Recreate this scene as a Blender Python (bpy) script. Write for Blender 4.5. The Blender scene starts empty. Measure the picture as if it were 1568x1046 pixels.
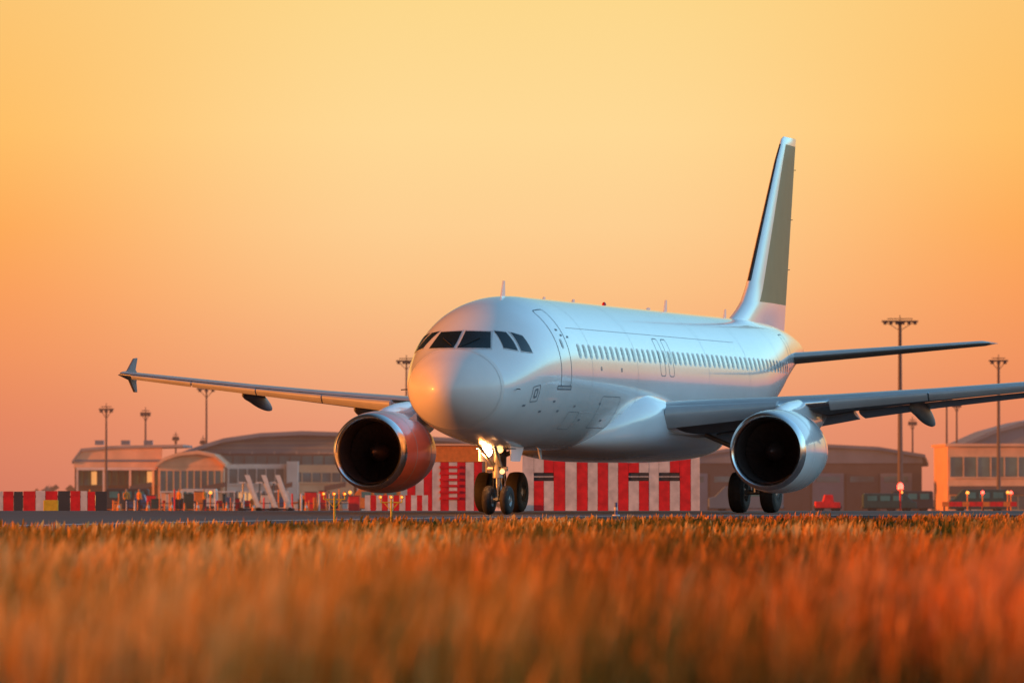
import bpy, bmesh, math, random
import numpy as np
from mathutils import Vector, Matrix
random.seed(7); rng = np.random.default_rng(7)
scene = bpy.context.scene

# ------------------------------------------------------------------ helpers
def lin(c):
    return tuple((v/255/12.92) if v/255 <= 0.04045 else ((v/255+0.055)/1.055)**2.4 for v in c)

def mat(name, col, rough=0.6, metal=0.0, var=0.12, nscale=3.0, coat=0.0, emis=None, estr=0.0, bump=0.0, stretch=None):
    m = bpy.data.materials.new(name); m.use_nodes = True
    nt = m.node_tree; b = nt.nodes['Principled BSDF']
    b.inputs['Roughness'].default_value = rough
    b.inputs['Metallic'].default_value = metal
    b.inputs['Coat Weight'].default_value = coat
    b.inputs['Coat Roughness'].default_value = 0.08
    tc = nt.nodes.new('ShaderNodeTexCoord'); mp = nt.nodes.new('ShaderNodeMapping')
    nt.links.new(tc.outputs['Object'], mp.inputs['Vector'])
    if stretch: mp.inputs['Scale'].default_value = stretch
    n = nt.nodes.new('ShaderNodeTexNoise'); n.inputs['Scale'].default_value = nscale; n.inputs['Detail'].default_value = 5
    nt.links.new(mp.outputs['Vector'], n.inputs['Vector'])
    r = nt.nodes.new('ShaderNodeValToRGB'); r.color_ramp.elements[0].position = 0.3; r.color_ramp.elements[1].position = 0.7
    r.color_ramp.elements[0].color = tuple(max(0, v*(1-var)) for v in col)+(1,)
    r.color_ramp.elements[1].color = tuple(min(1, v*(1+var)) for v in col)+(1,)
    nt.links.new(n.outputs['Fac'], r.inputs['Fac']); nt.links.new(r.outputs['Color'], b.inputs['Base Color'])
    if bump:
        bp = nt.nodes.new('ShaderNodeBump'); bp.inputs['Strength'].default_value = bump; bp.inputs['Distance'].default_value = 0.02
        nt.links.new(n.outputs['Fac'], bp.inputs['Height']); nt.links.new(bp.outputs['Normal'], b.inputs['Normal'])
    if emis:
        b.inputs['Emission Color'].default_value = tuple(emis)+(1,); b.inputs['Emission Strength'].default_value = estr
    return m

def empty(name, loc=(0, 0, 0), rz=0):
    e = bpy.data.objects.new(name, None); scene.collection.objects.link(e)
    e.location = loc; e.rotation_euler = (0, 0, rz); e.empty_display_size = 0.5
    return e

def mesh_obj(name, verts, faces, mats, parent=None, smooth=False, fm=None, auto=None):
    me = bpy.data.meshes.new(name); me.from_pydata([tuple(v) for v in verts], [], faces)
    if not isinstance(mats, (list, tuple)): mats = [mats]
    for m in mats: me.materials.append(m)
    if fm is not None:
        for p, i in zip(me.polygons, fm): p.material_index = i
    bm = bmesh.new(); bm.from_mesh(me); bmesh.ops.recalc_face_normals(bm, faces=bm.faces); bm.to_mesh(me); bm.free()
    if smooth: me.polygons.foreach_set('use_smooth', [True]*len(me.polygons))
    o = bpy.data.objects.new(name, me); scene.collection.objects.link(o)
    if parent: o.parent = parent
    if auto:
        me.set_sharp_from_angle(angle=math.radians(auto))
    return o

def box(name, parent, x0, x1, y0, y1, z0, z1, m, bev=0.0):
    v = [(x, y, z) for x in (x0, x1) for y in (y0, y1) for z in (z0, z1)]
    f = [(0, 1, 3, 2), (4, 6, 7, 5), (0, 4, 5, 1), (2, 3, 7, 6), (0, 2, 6, 4), (1, 5, 7, 3)]
    o = mesh_obj(name, v, f, m, parent)
    if bev:
        md = o.modifiers.new('bev', 'BEVEL'); md.width = bev; md.segments = 2
    return o

def loft(rings, closed=True, cap=True):
    n = len(rings[0]); verts = [p for r in rings for p in r]; faces = []
    for i in range(len(rings)-1):
        for j in range(n if closed else n-1):
            k = (j+1) % n
            faces.append((i*n+j, i*n+k, (i+1)*n+k, (i+1)*n+j))
    if cap:
        faces.append(tuple(range(n))); faces.append(tuple((len(rings)-1)*n+j for j in range(n)))
    return verts, faces

def tube(name, parent, p0, p1, r0, m, r1=None, seg=14):
    p0 = Vector(p0); p1 = Vector(p1); r1 = r0 if r1 is None else r1
    d = (p1-p0).normalized(); a = d.orthogonal().normalized(); b = d.cross(a)
    rings = [[p+(a*math.cos(t*2*math.pi/seg)+b*math.sin(t*2*math.pi/seg))*r for t in range(seg)] for p, r in ((p0, r0), (p1, r1))]
    v, f = loft(rings)
    return mesh_obj(name, v, f, m, parent, smooth=True, auto=40)

def revolve(name, parent, prof, origin, axis, m, seg=48, fm=None, auto=45):
    """prof: list of (distance along axis, radius)."""
    ax = Vector(axis).normalized(); a = ax.orthogonal().normalized(); b = ax.cross(a); o = Vector(origin)
    rings = [[o+ax*d+(a*math.cos(t*2*math.pi/seg)+b*math.sin(t*2*math.pi/seg))*r for t in range(seg)] for d, r in prof]
    v, f = loft(rings, cap=False)
    mi = None
    if fm is not None: mi = [fm[i//seg] for i in range(len(f))]
    return mesh_obj(name, v, f, m, parent, smooth=True, fm=mi, auto=auto)

def prism(name, parent, poly, y0, y1, m, plane='xz', bev=0.0, smooth=False):
    if plane == 'xz': A = [(p[0], y0, p[1]) for p in poly]; B = [(p[0], y1, p[1]) for p in poly]
    elif plane == 'xy': A = [(p[0], p[1], y0) for p in poly]; B = [(p[0], p[1], y1) for p in poly]
    else: A = [(y0, p[0], p[1]) for p in poly]; B = [(y1, p[0], p[1]) for p in poly]
    v, f = loft([A, B]); o = mesh_obj(name, v, f, m, parent)
    if bev:
        md = o.modifiers.new('bev', 'BEVEL'); md.width = bev; md.segments = 2
    return o

def pchip(xs, ys):
    xs = np.array(xs, float); ys = np.array(ys, float); h = np.diff(xs); d = np.diff(ys)/h
    m = np.zeros(len(xs)); m[0] = d[0]; m[-1] = d[-1]
    for i in range(1, len(xs)-1):
        m[i] = 0 if d[i-1]*d[i] <= 0 else (2*d[i-1]*d[i])/(d[i-1]+d[i])
    def f(x):
        i = int(min(max(np.searchsorted(xs, x)-1, 0), len(h)-1)); t = (x-xs[i])/h[i]
        t = min(max(t, 0), 1)
        return (2*t**3-3*t**2+1)*ys[i]+(t**3-2*t**2+t)*h[i]*m[i]+(-2*t**3+3*t**2)*ys[i+1]+(t**3-t**2)*h[i]*m[i+1]
    return f

# ------------------------------------------------------------------ materials
M_white = mat('white_aircraft_paint', (0.80, 0.82, 0.84), 0.22, 0, 0.03, 1.2, coat=0.9)
M_radome = mat('radome_paint', (0.78, 0.75, 0.74), 0.4, 0, 0.03, 2, coat=0.2)
M_salmon = mat('cowl_reflected_glow_tint', (0.78, 0.22, 0.15), 0.3, 0, 0.06, 2, coat=0.5)  # warm reflected light put into the starboard cowl's base colour
M_taupe = mat('fin_taupe_paint', (0.34, 0.20, 0.08), 0.5, 0, 0.06, 1.5)
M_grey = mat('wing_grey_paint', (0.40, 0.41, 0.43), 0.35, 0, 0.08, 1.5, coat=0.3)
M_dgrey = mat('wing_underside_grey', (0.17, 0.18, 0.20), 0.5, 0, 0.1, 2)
M_metal = mat('bare_aluminium', (0.78, 0.77, 0.76), 0.22, 1.0, 0.06, 4)
M_dmetal = mat('dark_titanium', (0.10, 0.09, 0.085), 0.4, 0.8, 0.2, 6)
M_gear = mat('gear_steel_paint', (0.30, 0.29, 0.28), 0.4, 0.4, 0.2, 9)
M_duct = mat('inlet_duct_liner', (0.045, 0.032, 0.03), 0.55, 0, 0.2, 8)
M_fan = mat('fan_blade_titanium', (0.12, 0.08, 0.075), 0.35, 0.7, 0.15, 8)
M_rubber = mat('tyre_rubber', (0.018, 0.017, 0.018), 0.75, 0, 0.3, 12, bump=0.2)
M_glass = mat('cockpit_glass', (0.012, 0.02, 0.026), 0.07, 0, 0.1, 3)
M_cwin = mat('cabin_window_glass', (0.26, 0.30, 0.34), 0.2, 0, 0.1, 3)
M_wframe = mat('cabin_window_surround', (0.68, 0.71, 0.74), 0.4, 0, 0.05, 3)
M_line = mat('panel_gap', (0.20, 0.23, 0.27), 0.6, 0, 0.1, 5)
M_lineS = mat('panel_gap_soft', (0.54, 0.56, 0.59), 0.5, 0, 0.1, 5)
M_red = mat('red_paint', (0.68, 0.012, 0.016), 0.6, 0, 0.25, 3, bump=0.1)
M_wboard = mat('white_board_paint', (0.66, 0.58, 0.55), 0.6, 0, 0.22, 2.5, bump=0.1)
M_yellow = mat('yellow_paint', (0.70, 0.44, 0.02), 0.5, 0, 0.15, 6)
M_orange = mat('orange_paint', (0.72, 0.20, 0.03), 0.5, 0, 0.15, 6)
M_lamp = mat('landing_light_lens', (0.9, 0.85, 0.7), 0.2, emis=(1.0, 0.60, 0.26), estr=120)
M_lampo = mat('amber_lens', (0.8, 0.3, 0.05), 0.2, emis=(1.0, 0.35, 0.05), estr=2.0)
M_redlamp = mat('red_lens', (0.7, 0.02, 0.02), 0.2, emis=(1.0, 0.05, 0.03), estr=9)
M_beacon = mat('beacon_lens', (0.6, 0.01, 0.02), 0.2)

# ------------------------------------------------------------------ airliner
TH = math.radians(17.0)
air = empty('airliner', (-0.38-5.07*math.sin(TH), 160-5.07*math.cos(TH), 0.0), math.pi/2-TH)
# local frame: x = metres aft of the nose, y = starboard, z = up from the pavement
S = [0, .1, .3, .6, 1.0, 1.5, 2.0, 2.5, 3.0, 3.5, 4.0, 5.0, 6.0, 7.0, 24, 26, 28, 30, 32, 34, 36, 37.2, 37.57]
ZT = [3.25, 3.56, 3.80, 4.02, 4.22, 4.46, 4.78, 5.10, 5.38, 5.57, 5.69, 5.82, 5.865, 5.87, 5.87, 5.87, 5.87, 5.86, 5.83, 5.72, 5.50, 5.28, 5.16]
ZB = [3.25, 2.95, 2.74, 2.54, 2.36, 2.20, 2.09, 2.00, 1.93, 1.87, 1.82, 1.76, 1.735, 1.73, 1.73, 1.88, 2.28, 2.85, 3.45, 4.0, 4.5, 4.78, 4.86]
WW = [0, .33, .60, .88, 1.15, 1.38, 1.55, 1.68, 1.78, 1.85, 1.90, 1.96, 1.975, 1.975, 1.975, 1.94, 1.80, 1.56, 1.23, .88, .52, .28, .16]
U = [math.sqrt(s) for s in S]
fzt, fzb, fw = pchip(U, ZT), pchip(U, ZB), pchip(U, WW)
def sec(s):
    u = math.sqrt(max(s, 0)); t, b, w = fzt(u), fzb(u), fw(u)
    return (t+b)/2, (t-b)/2, w
def fus(s, phi, off=0.0):
    """phi from the crown, positive toward starboard."""
    zc, h, w = sec(s)
    n = Vector((0, math.sin(phi)/max(w, .01), math.cos(phi)/max(h, .01))).normalized()
    return Vector((s, w*math.sin(phi), zc+h*math.cos(phi)))+n*off
def fus_sz(s, z, side, off=0.0):
    zc, h, w = sec(s); c = max(-1, min(1, (z-zc)/h)); return fus(s, side*math.acos(c), off)
def fus_yz(y, z, off=0.0):
    lo, hi = 0.0, 7.0
    for _ in range(40):
        m = (lo+hi)/2; zc, h, w = sec(m)
        v = (y/max(w, 1e-4))**2+((z-zc)/max(h, 1e-4))**2
        if v > 1: lo = m
        else: hi = m
    p = Vector((hi, y, z)); e = 0.02
    def F(q):
        zc, h, w = sec(q.x); return (q.y/w)**2+((q.z-zc)/h)**2
    g = Vector((F(p+Vector((e, 0, 0)))-F(p-Vector((e, 0, 0))), F(p+Vector((0, e, 0)))-F(p-Vector((0, e, 0))), F(p+Vector((0, 0, e)))-F(p-Vector((0, 0, e)))))
    return p+g.normalized()*off

SEG = 96
ss = [0.0005]+[0.02*i**1.6 for i in range(1, 26)]
ss = [s for s in ss if s < 3.6]+list(np.arange(3.6, 8, .3))+list(np.arange(8, 24, 1.0))+list(np.arange(24, 37.5, .4))+[37.57]
rings = [[fus(s, 2*math.pi*j/SEG) for j in range(SEG)] for s in ss]
v, f = loft(rings)
fm = [(1 if ss[min(i//SEG, len(ss)-1)] < 1.25 else (2 if ss[min(i//SEG, len(ss)-1)] > 36.7 else 0)) for i in range(len(f))]; fm[-2] = 1
mesh_obj('fuselage', v, f, [M_white, M_radome, M_dmetal], air, True, fm)

def strip(name, pts, m, w=0.03, off=0.006, closed=False):
    """thin gap line on the skin; pts are (s,phi)"""
    P = [fus(s, p, off) for s, p in pts]
    if closed: P.append(P[0])
    verts, faces = [], []
    for i, p in enumerate(P):
        a = P[max(i-1, 0)]; b = P[min(i+1, len(P)-1)]
        if closed and i in (0, len(P)-1): a = P[-2]; b = P[1]
        t = (b-a).normalized(); zc, h, ww = sec(p.x)
        n = Vector((0, p.y/ww**2, (p.z-zc)/h**2)).normalized(); sd = t.cross(n).normalized()*w/2
        verts += [p-sd, p+sd]
    for i in range(len(P)-1): faces.append((2*i, 2*i+1, 2*i+3, 2*i+2))
    return verts, faces
def add_group(name, parts, m):
    V, Fc = [], []
    for v, f in parts:
        k = len(V); V += v; Fc += [tuple(i+k for i in q) for q in f]
    return mesh_obj(name, V, Fc, m, air, True)
def rrect(s0, s1, p0, p1, r=0.12, n=4):
    R = 1.97; pts = []
    for cx, cy, a0 in ((s1-r, p1-r/R, 0), (s0+r, p1-r/R, 90), (s0+r, p0+r/R, 180), (s1-r, p0+r/R, 270)):
        for k in range(n+1):
            a = math.radians(a0+90*k/n); pts.append((cx+r*math.cos(a), cy+r/R*math.sin(a)))
    out = []
    for i in range(len(pts)):
        a = pts[i]; b = pts[(i+1) % len(pts)]; L = math.hypot(a[0]-b[0], (a[1]-b[1])*R); k = max(1, int(L/.15))
        for t in range(k): out.append((a[0]+(b[0]-a[0])*t/k, a[1]+(b[1]-a[1])*t/k))
    return out
def phiz(z): return math.acos(max(-1, min(1, (z-3.8)/2.07)))
gaps, soft = [], []
for sd in (-1, 1):
    def sr(s0, s1, z0, z1, r=.12): return [(s, sd*p) for s, p in rrect(s0, s1, phiz(z1), phiz(z0), r)]
    gaps.append(strip('', sr(4.55, 5.38, 3.42, 5.50), 0, .030, closed=True))
    gaps.append(strip('', sr(4.35, 5.46, 3.34, 3.42, .02), 0, .05, closed=True))
    gaps.append(strip('', sr(31.0, 31.7, 3.5, 5.2, .1), 0, .03, closed=True))
    for s in (14.25, 15.15):
        gaps.append(strip('', sr(s, s+.52, 3.85, 4.9), 0, .024, closed=True))
    gaps.append(strip('', sr(8.2, 8.3, 3.9, 3.98, .03), 0, .03, closed=True))
    gaps.append(strip('', sr(10.2, 10.3, 3.9, 3.98, .03), 0, .03, closed=True))
    for s in (1.25,): soft.append(strip('', [(s, sd*math.radians(a)) for a in range(0, 181, 5)], 0, .012))
    for s in (7.4, 11.9, 19.5, 24.1, 28.5): soft.append(strip('', [(s, sd*math.radians(a)) for a in range(0, 181, 5)], 0, .014))
    for z in (5.0, 2.75): soft.append(strip('', [(s, sd*phiz(z)) for s in np.arange(6, 24, .5)], 0, .012))
    gaps.append(strip('', sr(2.72, 3.14, 3.0, 3.5, .05), 0, .028, closed=True))
    gaps.append(strip('', sr(2.86, 3.02, 3.14, 3.38, .05), 0, .06, closed=True))
    gaps.append(strip('', sr(6.0, 7.0, 2.3, 2.75, .06), 0, .016, closed=True))
    gaps.append(strip('', sr(8.6, 10.4, 2.35, 3.2, .1), 0, .018, closed=True))
    for s, z in ((4.3, 3.0), (4.9, 2.75), (6.2, 2.9), (7.3, 2.55), (8.5, 3.0), (3.6, 2.7), (9.4, 2.55), (2.4, 2.9), (4.95, 4.95), (5.1, 4.8), (5.6, 4.75)):
        gaps.append(strip('', [(s, sd*phiz(z)), (s+.16, sd*phiz(z))], 0, .06))
add_group('door_and_hatch_gaps', gaps, M_line); add_group('skin_joints', soft, M_lineS)

# cabin windows
wf, wg = [], []
def ovalpatch(s, z, hw, hh, sd, off):
    pts = []
    for k in range(14):
        a = 2*math.pi*k/14; ca, sa = math.cos(a), math.sin(a)
        x = s+hw*math.copysign(abs(ca)**.6, ca); zz = z+hh*math.copysign(abs(sa)**.6, sa)
        pts.append(fus_sz(x, zz, sd, off))
    return pts, [tuple(range(14))]
for sd in (-1, 1):
    for i in range(46):
        s = 6.35+i*.533
        if abs(s-31.3) < .6: continue
        wf.append(ovalpatch(s, 4.38, .14, .195, sd, .005)); wg.append(ovalpatch(s+.015, 4.38, .08, .15, sd, .010))
    wf.append(ovalpatch(4.96, 4.55, .09, .13, sd, .006)); wg.append(ovalpatch(4.96, 4.55, .06, .1, sd, .011))
add_group('cabin_window_frames', wf, M_wframe); add_group('cabin_windows', wg, M_cwin)

# cockpit windows
def quadpatch(c, fn, off, n=8):
    V = []; Fc = []
    for i in range(n+1):
        for j in range(n+1):
            a, b = i/n, j/n
            p = [(1-a)*(1-b)*c[0][k]+a*(1-b)*c[1][k]+a*b*c[2][k]+(1-a)*b*c[3][k] for k in (0, 1)]
            V.append(fn(p[0], p[1], off))
    for i in range(n):
        for j in range(n):
            q = i*(n+1)+j; Fc.append((q, q+n+1, q+n+2, q+1))
    return V, Fc
def grow(c, d):
    cx = sum(p[0] for p in c)/4; cy = sum(p[1] for p in c)/4
    return [(p[0]+math.copysign(d, p[0]-cx), p[1]+math.copysign(d, p[1]-cy)) for p in c]
cw, cf = [], []
for sd in (-1, 1):
    front = [(.05, 4.36), (.84, 4.36), (.68, 4.80), (.05, 4.82)]
    fr = lambda a, b, o, sd=sd: fus_yz(sd*a, b, o)
    cw.append(quadpatch(front, fr, .014)); cf.append(quadpatch([(.02, 4.325), (.885, 4.325), (.715, 4.835), (.02, 4.855)], fr, .007))
    s1 = [(1.99, 4.37), (2.33, 4.31), (2.50, 4.79), (2.31, 4.82)]
    s2 = [(2.45, 4.30), (2.86, 4.27), (2.86, 4.70), (2.61, 4.79)]
    for q in (s1, s2):
        fn = lambda a, b, o, sd=sd: fus_sz(a, b, sd, o)
        cw.append(quadpatch(q, fn, .014)); cf.append(quadpatch(grow(q, .03), fn, .007))
add_group('cockpit_window_seals', cf, M_lineS); add_group('cockpit_windows', cw, M_glass)
for sd in (-1, 1):
    p = fus_yz(sd*.12, 4.40, .03); q = fus_yz(sd*.5, 4.62, .03); tube('wiper', air, p, q, .012, M_rubber, seg=6)

# wing-to-body fairing
bs = [9.6, 10.2, 11, 12, 13, 14.5, 17, 19.5, 21, 22.2, 23]
fb = pchip(bs, [1.85, 1.72, 1.60, 1.50, 1.44, 1.42, 1.42, 1.46, 1.56, 1.72, 1.9])
ft = pchip(bs, [2.1, 2.6, 3.05, 3.42, 3.58, 3.5, 3.2, 3.0, 2.8, 2.5, 2.1])
fwd = pchip(bs, [.5, 1.2, 1.8, 2.16, 2.34, 2.40, 2.38, 2.28, 2.0, 1.4, .6])
rings = []
for s in np.linspace(9.6, 23, 40):
    b, t, w = fb(s), ft(s), fwd(s); zc, h = (b+t)/2, (t-b)/2
    rings.append([Vector((s, w*math.copysign(abs(math.sin(a))**.75, math.sin(a)), zc+h*math.copysign(abs(math.cos(a))**.75, math.cos(a)))) for a in [2*math.pi*k/64 for k in range(64)]])
v, f = loft(rings); mesh_obj('belly_fairing', v, f, M_white, air, True)

# aerofoils
XC = [0, .004, .012, .03, .06, .1, .17, .26, .38, .5, .65, .8, .92, 1.0]
def foil(t, camber=0.015):
    up, lo = [], []
    for x in XC:
        y = 5*t*(.2969*math.sqrt(x)-.126*x-.3516*x*x+.2843*x**3-.1015*x**4)+(.0012 if x == 1 else 0)
        c = camber*4*x*(1-x); up.append((x, c+y)); lo.append((x, c-y))
    return up+lo[::-1][:-1]
wy = [0, 1.9, 4.2, 6.4, 9, 12, 14.6, 16.9]
wLE = pchip([0, 1.9, 6.4, 16.9], [12.4, 13.35, 15.7, 21.2])
wTE = pchip([0, 1.9, 6.4, 16.9], [19.7, 19.7, 19.75, 22.75])
wZ = pchip([0, 1.9, 6.4, 11.5, 16.9], [2.62, 2.74, 3.12, 3.58, 4.12])
wT = pchip([0, 1.9, 6.4, 16.9], [.15, .15, .12, .105])
wI = pchip([0, 1.9, 6.4, 16.9], [4.5, 4.5, 2.5, .5])
def wpt(y, x, z, side):
    c = wTE(y)-wLE(y); a = math.radians(wI(y))
    X = x*c; Z = z*c; return Vector((wLE(y)+X*math.cos(a)+Z*math.sin(a), side*y, wZ(y)-X*math.sin(a)+Z*math.cos(a)))
for sd, nm in ((-1, 'port'), (1, 'starboard')):
    rings = []
    for y in wy: rings.append([wpt(y, x, z, sd) for x, z in foil(wT(y))])
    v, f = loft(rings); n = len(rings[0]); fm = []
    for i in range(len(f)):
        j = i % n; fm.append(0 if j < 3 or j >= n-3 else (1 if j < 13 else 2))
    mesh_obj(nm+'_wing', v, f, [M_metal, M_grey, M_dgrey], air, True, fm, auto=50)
    for k, (a, b) in enumerate(((2.35, 5.15), (6.5, 9.0), (9.05, 11.5), (11.55, 14.0), (14.05, 16.4))):
        rr = []
        for y in np.linspace(a, b, 4):
            t = wT(y)
            up = [(x, z) for x, z in foil(t)[:6]]; lo = [(x, -5*t*(.2969*math.sqrt(x)-.126*x)) for x in (.004, .012, .03, .05)][::-1]
            pts = up+[(.085, up[-1][1]-.012), (.065, .02), (.045, .0)]+lo
            ang = math.radians(22); ring = []
            for x, z in pts:
                xx = (x*math.cos(ang)+z*math.sin(ang))*1.25; zz = (-x*math.sin(ang)+z*math.cos(ang))*1.25
                xx -= .05; zz -= .012; ring.append(wpt(y, xx+0.0, zz+.024, sd))
            rr.append([p+Vector((0, 0, -.03)) for p in ring])
        v, f = loft(rr); mesh_obj(nm+'_slat_%d' % (k+1), v, f, M_grey, air, True, auto=40)
    tz = wZ(16.9)
    prism(nm+'_wingtip_fence', air, [(21.15, tz-.02), (21.9, tz+.12), (22.45, tz+.50), (22.72, tz+.52), (22.55, tz+.16), (22.8, tz), (22.62, tz-.2), (22.7, tz-.52), (22.5, tz-.52), (22.05, tz-.16)], sd*16.88, sd*16.95, M_dgrey, bev=.015)
    for y in (5.0, 8.3, 12.3):
        sc = 1.0 if y < 11 else .85
        te = wTE(y); zt = wZ(y)-math.sin(math.radians(wI(y)))*(te-wLE(y)); rr = []
        for q in np.linspace(0, 1, 14):
            r = (math.sin(math.pi*min(1, q*.94+.03))**.55)*.20*sc
            x = te-2.1*sc+3.0*sc*q; zc = zt-.02-.15*sc-.62*sc*max(0, q-.25)**1.2
            rr.append([Vector((x, sd*y+.75*r*math.cos(a), zc+1.45*r*math.sin(a))) for a in [2*math.pi*k/16 for k in range(16)]])
        v, f = loft(rr); mesh_obj(nm+'_flap_track_fairing', v, f, M_dgrey, air, True)
    for a, b in ((2.2, 6.3), (6.45, 12.9)):
        rr = []
        for y in np.linspace(a, b, 4):
            te = wTE(y); c = (te-wLE(y))*.2; zt = wZ(y)-math.sin(math.radians(wI(y)))*(te-wLE(y)); an = math.radians(14)
            rr.append([Vector((te-.55*c+x*c*math.cos(an)+z*c*math.sin(an), sd*y, zt-.05-x*c*math.sin(an)+z*c*math.cos(an))) for x, z in foil(.14)])
        v, f = loft(rr); mesh_obj(nm+'_flap', v, f, M_grey, air, True, auto=50)

    # ---------------- engine
    ey, ez, ex = sd*5.75, 1.72, 11.4
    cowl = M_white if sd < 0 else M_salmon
    prof = [(.95, .86), (.6, .855), (.3, .86), (.14, .885), (.05, .925), (.0, .975), (.02, 1.015), (.09, 1.055), (.22, 1.085), (.5, 1.125), (.9, 1.15), (1.5, 1.165), (2.1, 1.14), (2.7, 1.06), (3.2, .96), (3.45, .90), (3.45, .86), (2.9, .84)]
    fmi = [2, 2, 2, 1, 1, 1, 1, 1, 0, 0, 0, 0, 0, 0, 0, 2, 2]
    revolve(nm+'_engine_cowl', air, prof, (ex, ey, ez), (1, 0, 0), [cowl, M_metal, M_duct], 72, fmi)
    revolve(nm+'_engine_core', air, [(2.9, .84), (2.95, .62), (3.3, .62), (4.1, .45), (4.3, .42), (4.25, .3), (4.7, .1), (4.8, .001)], (ex, ey, ez), (1, 0, 0), M_dmetal, 40)
    revolve(nm+'_engine_spinner', air, [(.5, .001), (.53, .05), (.62, .12), (.75, .19), (.92, .26), (1.02, .28)], (ex, ey, ez), (1, 0, 0), M_fan, 32)
    revolve(nm+'_fan_backing', air, [(1.22, .001), (1.22, .87), (.94, .87)], (ex, ey, ez), (1, 0, 0), M_duct, 40)
    V, Fc = [], []
    for k in range(36):
        a0 = 2*math.pi*k/36
        for i in range(7):
            r = .26+(.85-.26)*i/6; tw = math.radians(25+35*i/6); ch = .085+.055*i/6
            for e in (-1, 1):
                da = e*ch*math.sin(tw)/r; V.append(Vector((ex+1.05+e*ch*math.cos(tw), ey+r*math.cos(a0+da), ez+r*math.sin(a0+da))))
        b = k*14
        for i in range(6): Fc.append((b+2*i, b+2*i+1, b+2*i+3, b+2*i+2))
    mesh_obj(nm+'_fan_blades', V, Fc, M_fan, air, True)
    for d, r in ((.92, 1.153), (2.3, 1.122)):
        revolve(nm+'_cowl_seam', air, [(d, r), (d+.02, r+.004), (d+.04, r)], (ex, ey, ez), (1, 0, 0), M_lineS, 60)
    rr = []
    for s, zb, zt, w in ((12.3, 2.80, 2.86, .06), (12.9, 2.6, 2.97, .16), (13.8, 2.4, 3.10, .2), (15.0, 2.1, 3.18, .22), (16.0, 2.05, 3.05, .22), (17.0, 2.3, 2.95, .18), (18.0, 2.6, 2.9, .08)):
        rr.append([Vector((s, ey+w*math.cos(a), (zb+zt)/2+(zt-zb)/2*math.sin(a))) for a in [2*math.pi*k/20 for k in range(20)]])
    v, f = loft(rr); mesh_obj(nm+'_engine_pylon', v, f, M_white, air, True)
    prism(nm+'_nacelle_strake', air, [(12.5, 2.55), (13.6, 2.85), (13.6, 2.55)], ey-sd*.72, ey-sd*.70, M_white)

    # ---------------- main gear
    gy, gx = sd*3.79, 17.71
    tube(nm+'_main_gear_leg', air, (gx-.1, gy-sd*.05, 2.7), (gx, gy, 1.25), .15, M_gear)
    tube(nm+'_main_gear_piston', air, (gx, gy, 1.3), (gx, gy, .58), .095, M_metal)
    tube(nm+'_main_gear_sidestay', air, (gx, gy, 1.6), (gx-.2, gy-sd*1.6, 2.3), .07, M_gear)
    tube(nm+'_main_gear_axle', air, (gx, gy-.62, .58), (gx, gy+.62, .58), .07, M_gear)
    tube(nm+'_torque_link_upper', air, (gx+.15, gy, 1.35), (gx+.38, gy, 1.0), .04, M_gear)
    tube(nm+'_torque_link_lower', air, (gx+.38, gy, 1.0), (gx+.12, gy, .68), .04, M_gear)
    tube(nm+'_brake_hose', air, (gx-.14, gy+.08, 1.9), (gx-.12, gy+.12, .6), .018, M_rubber)
    prism(nm+'_main_gear_door', air, [(gx-.45, 1.15), (gx+.35, 1.1), (gx+.5, 2.6), (gx-.55, 2.6)], gy+sd*.3, gy+sd*.34, M_white)
    for e in (-1, 1):
        wyy = gy+e*.465
        revolve(nm+'_main_wheel', air, [(-.2, .27), (-.215, .38), (-.21, .5), (-.17, .565), (-.08, .583), (0, .585), (.08, .583), (.17, .565), (.21, .5), (.215, .38), (.2, .27)], (gx, wyy, .585), (0, 1, 0), M_rubber, 40)
        revolve(nm+'_main_hub', air, [(-.17, .001), (-.17, .1), (-.12, .14), (-.1, .24), (-.19, .275), (-.12, .28), (.12, .28), (.19, .275), (.1, .24), (.12, .14), (.17, .1), (.17, .001)], (gx, wyy, .585), (0, 1, 0), M_gear, 30)

# nose gear
gx = 5.07
tube('nose_gear_leg', air, (gx-.12, 0, 2.1), (gx, 0, 1.0), .095, M_gear)
tube('nose_gear_piston', air, (gx, 0, 1.05), (gx+.02, 0, .38), .06, M_metal)
tube('nose_gear_collar', air, (gx, 0, .98), (gx, 0, 1.16), .14, M_gear)
tube('nose_gear_steering', air, (gx-.02, -.28, 1.22), (gx-.02, .28, 1.22), .06, M_gear)
tube('nose_gear_drag_brace', air, (gx-.05, .1, 1.3), (gx-1.2, .25, 1.95), .045, M_gear)
tube('nose_gear_drag_brace', air, (gx-.05, -.1, 1.3), (gx-1.2, -.25, 1.95), .045, M_gear)
tube('nose_gear_axle', air, (gx+.02, -.36, .39), (gx+.02, .36, .39), .05, M_gear)
tube('nose_torque_link', air, (gx+.08, 0, 1.0), (gx+.3, 0, .75), .03, M_gear)
tube('nose_torque_link', air, (gx+.3, 0, .75), (gx+.06, 0, .5), .03, M_gear)
tube('nose_gear_tow_lug', air, (gx-.12, 0, .42), (gx+.02, 0, .42), .045, M_metal)
M_lamp2 = mat('runway_turnoff_lens', (0.9, 0.85, 0.7), 0.2, emis=(1.0, 0.55, 0.22), estr=1.2)
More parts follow.
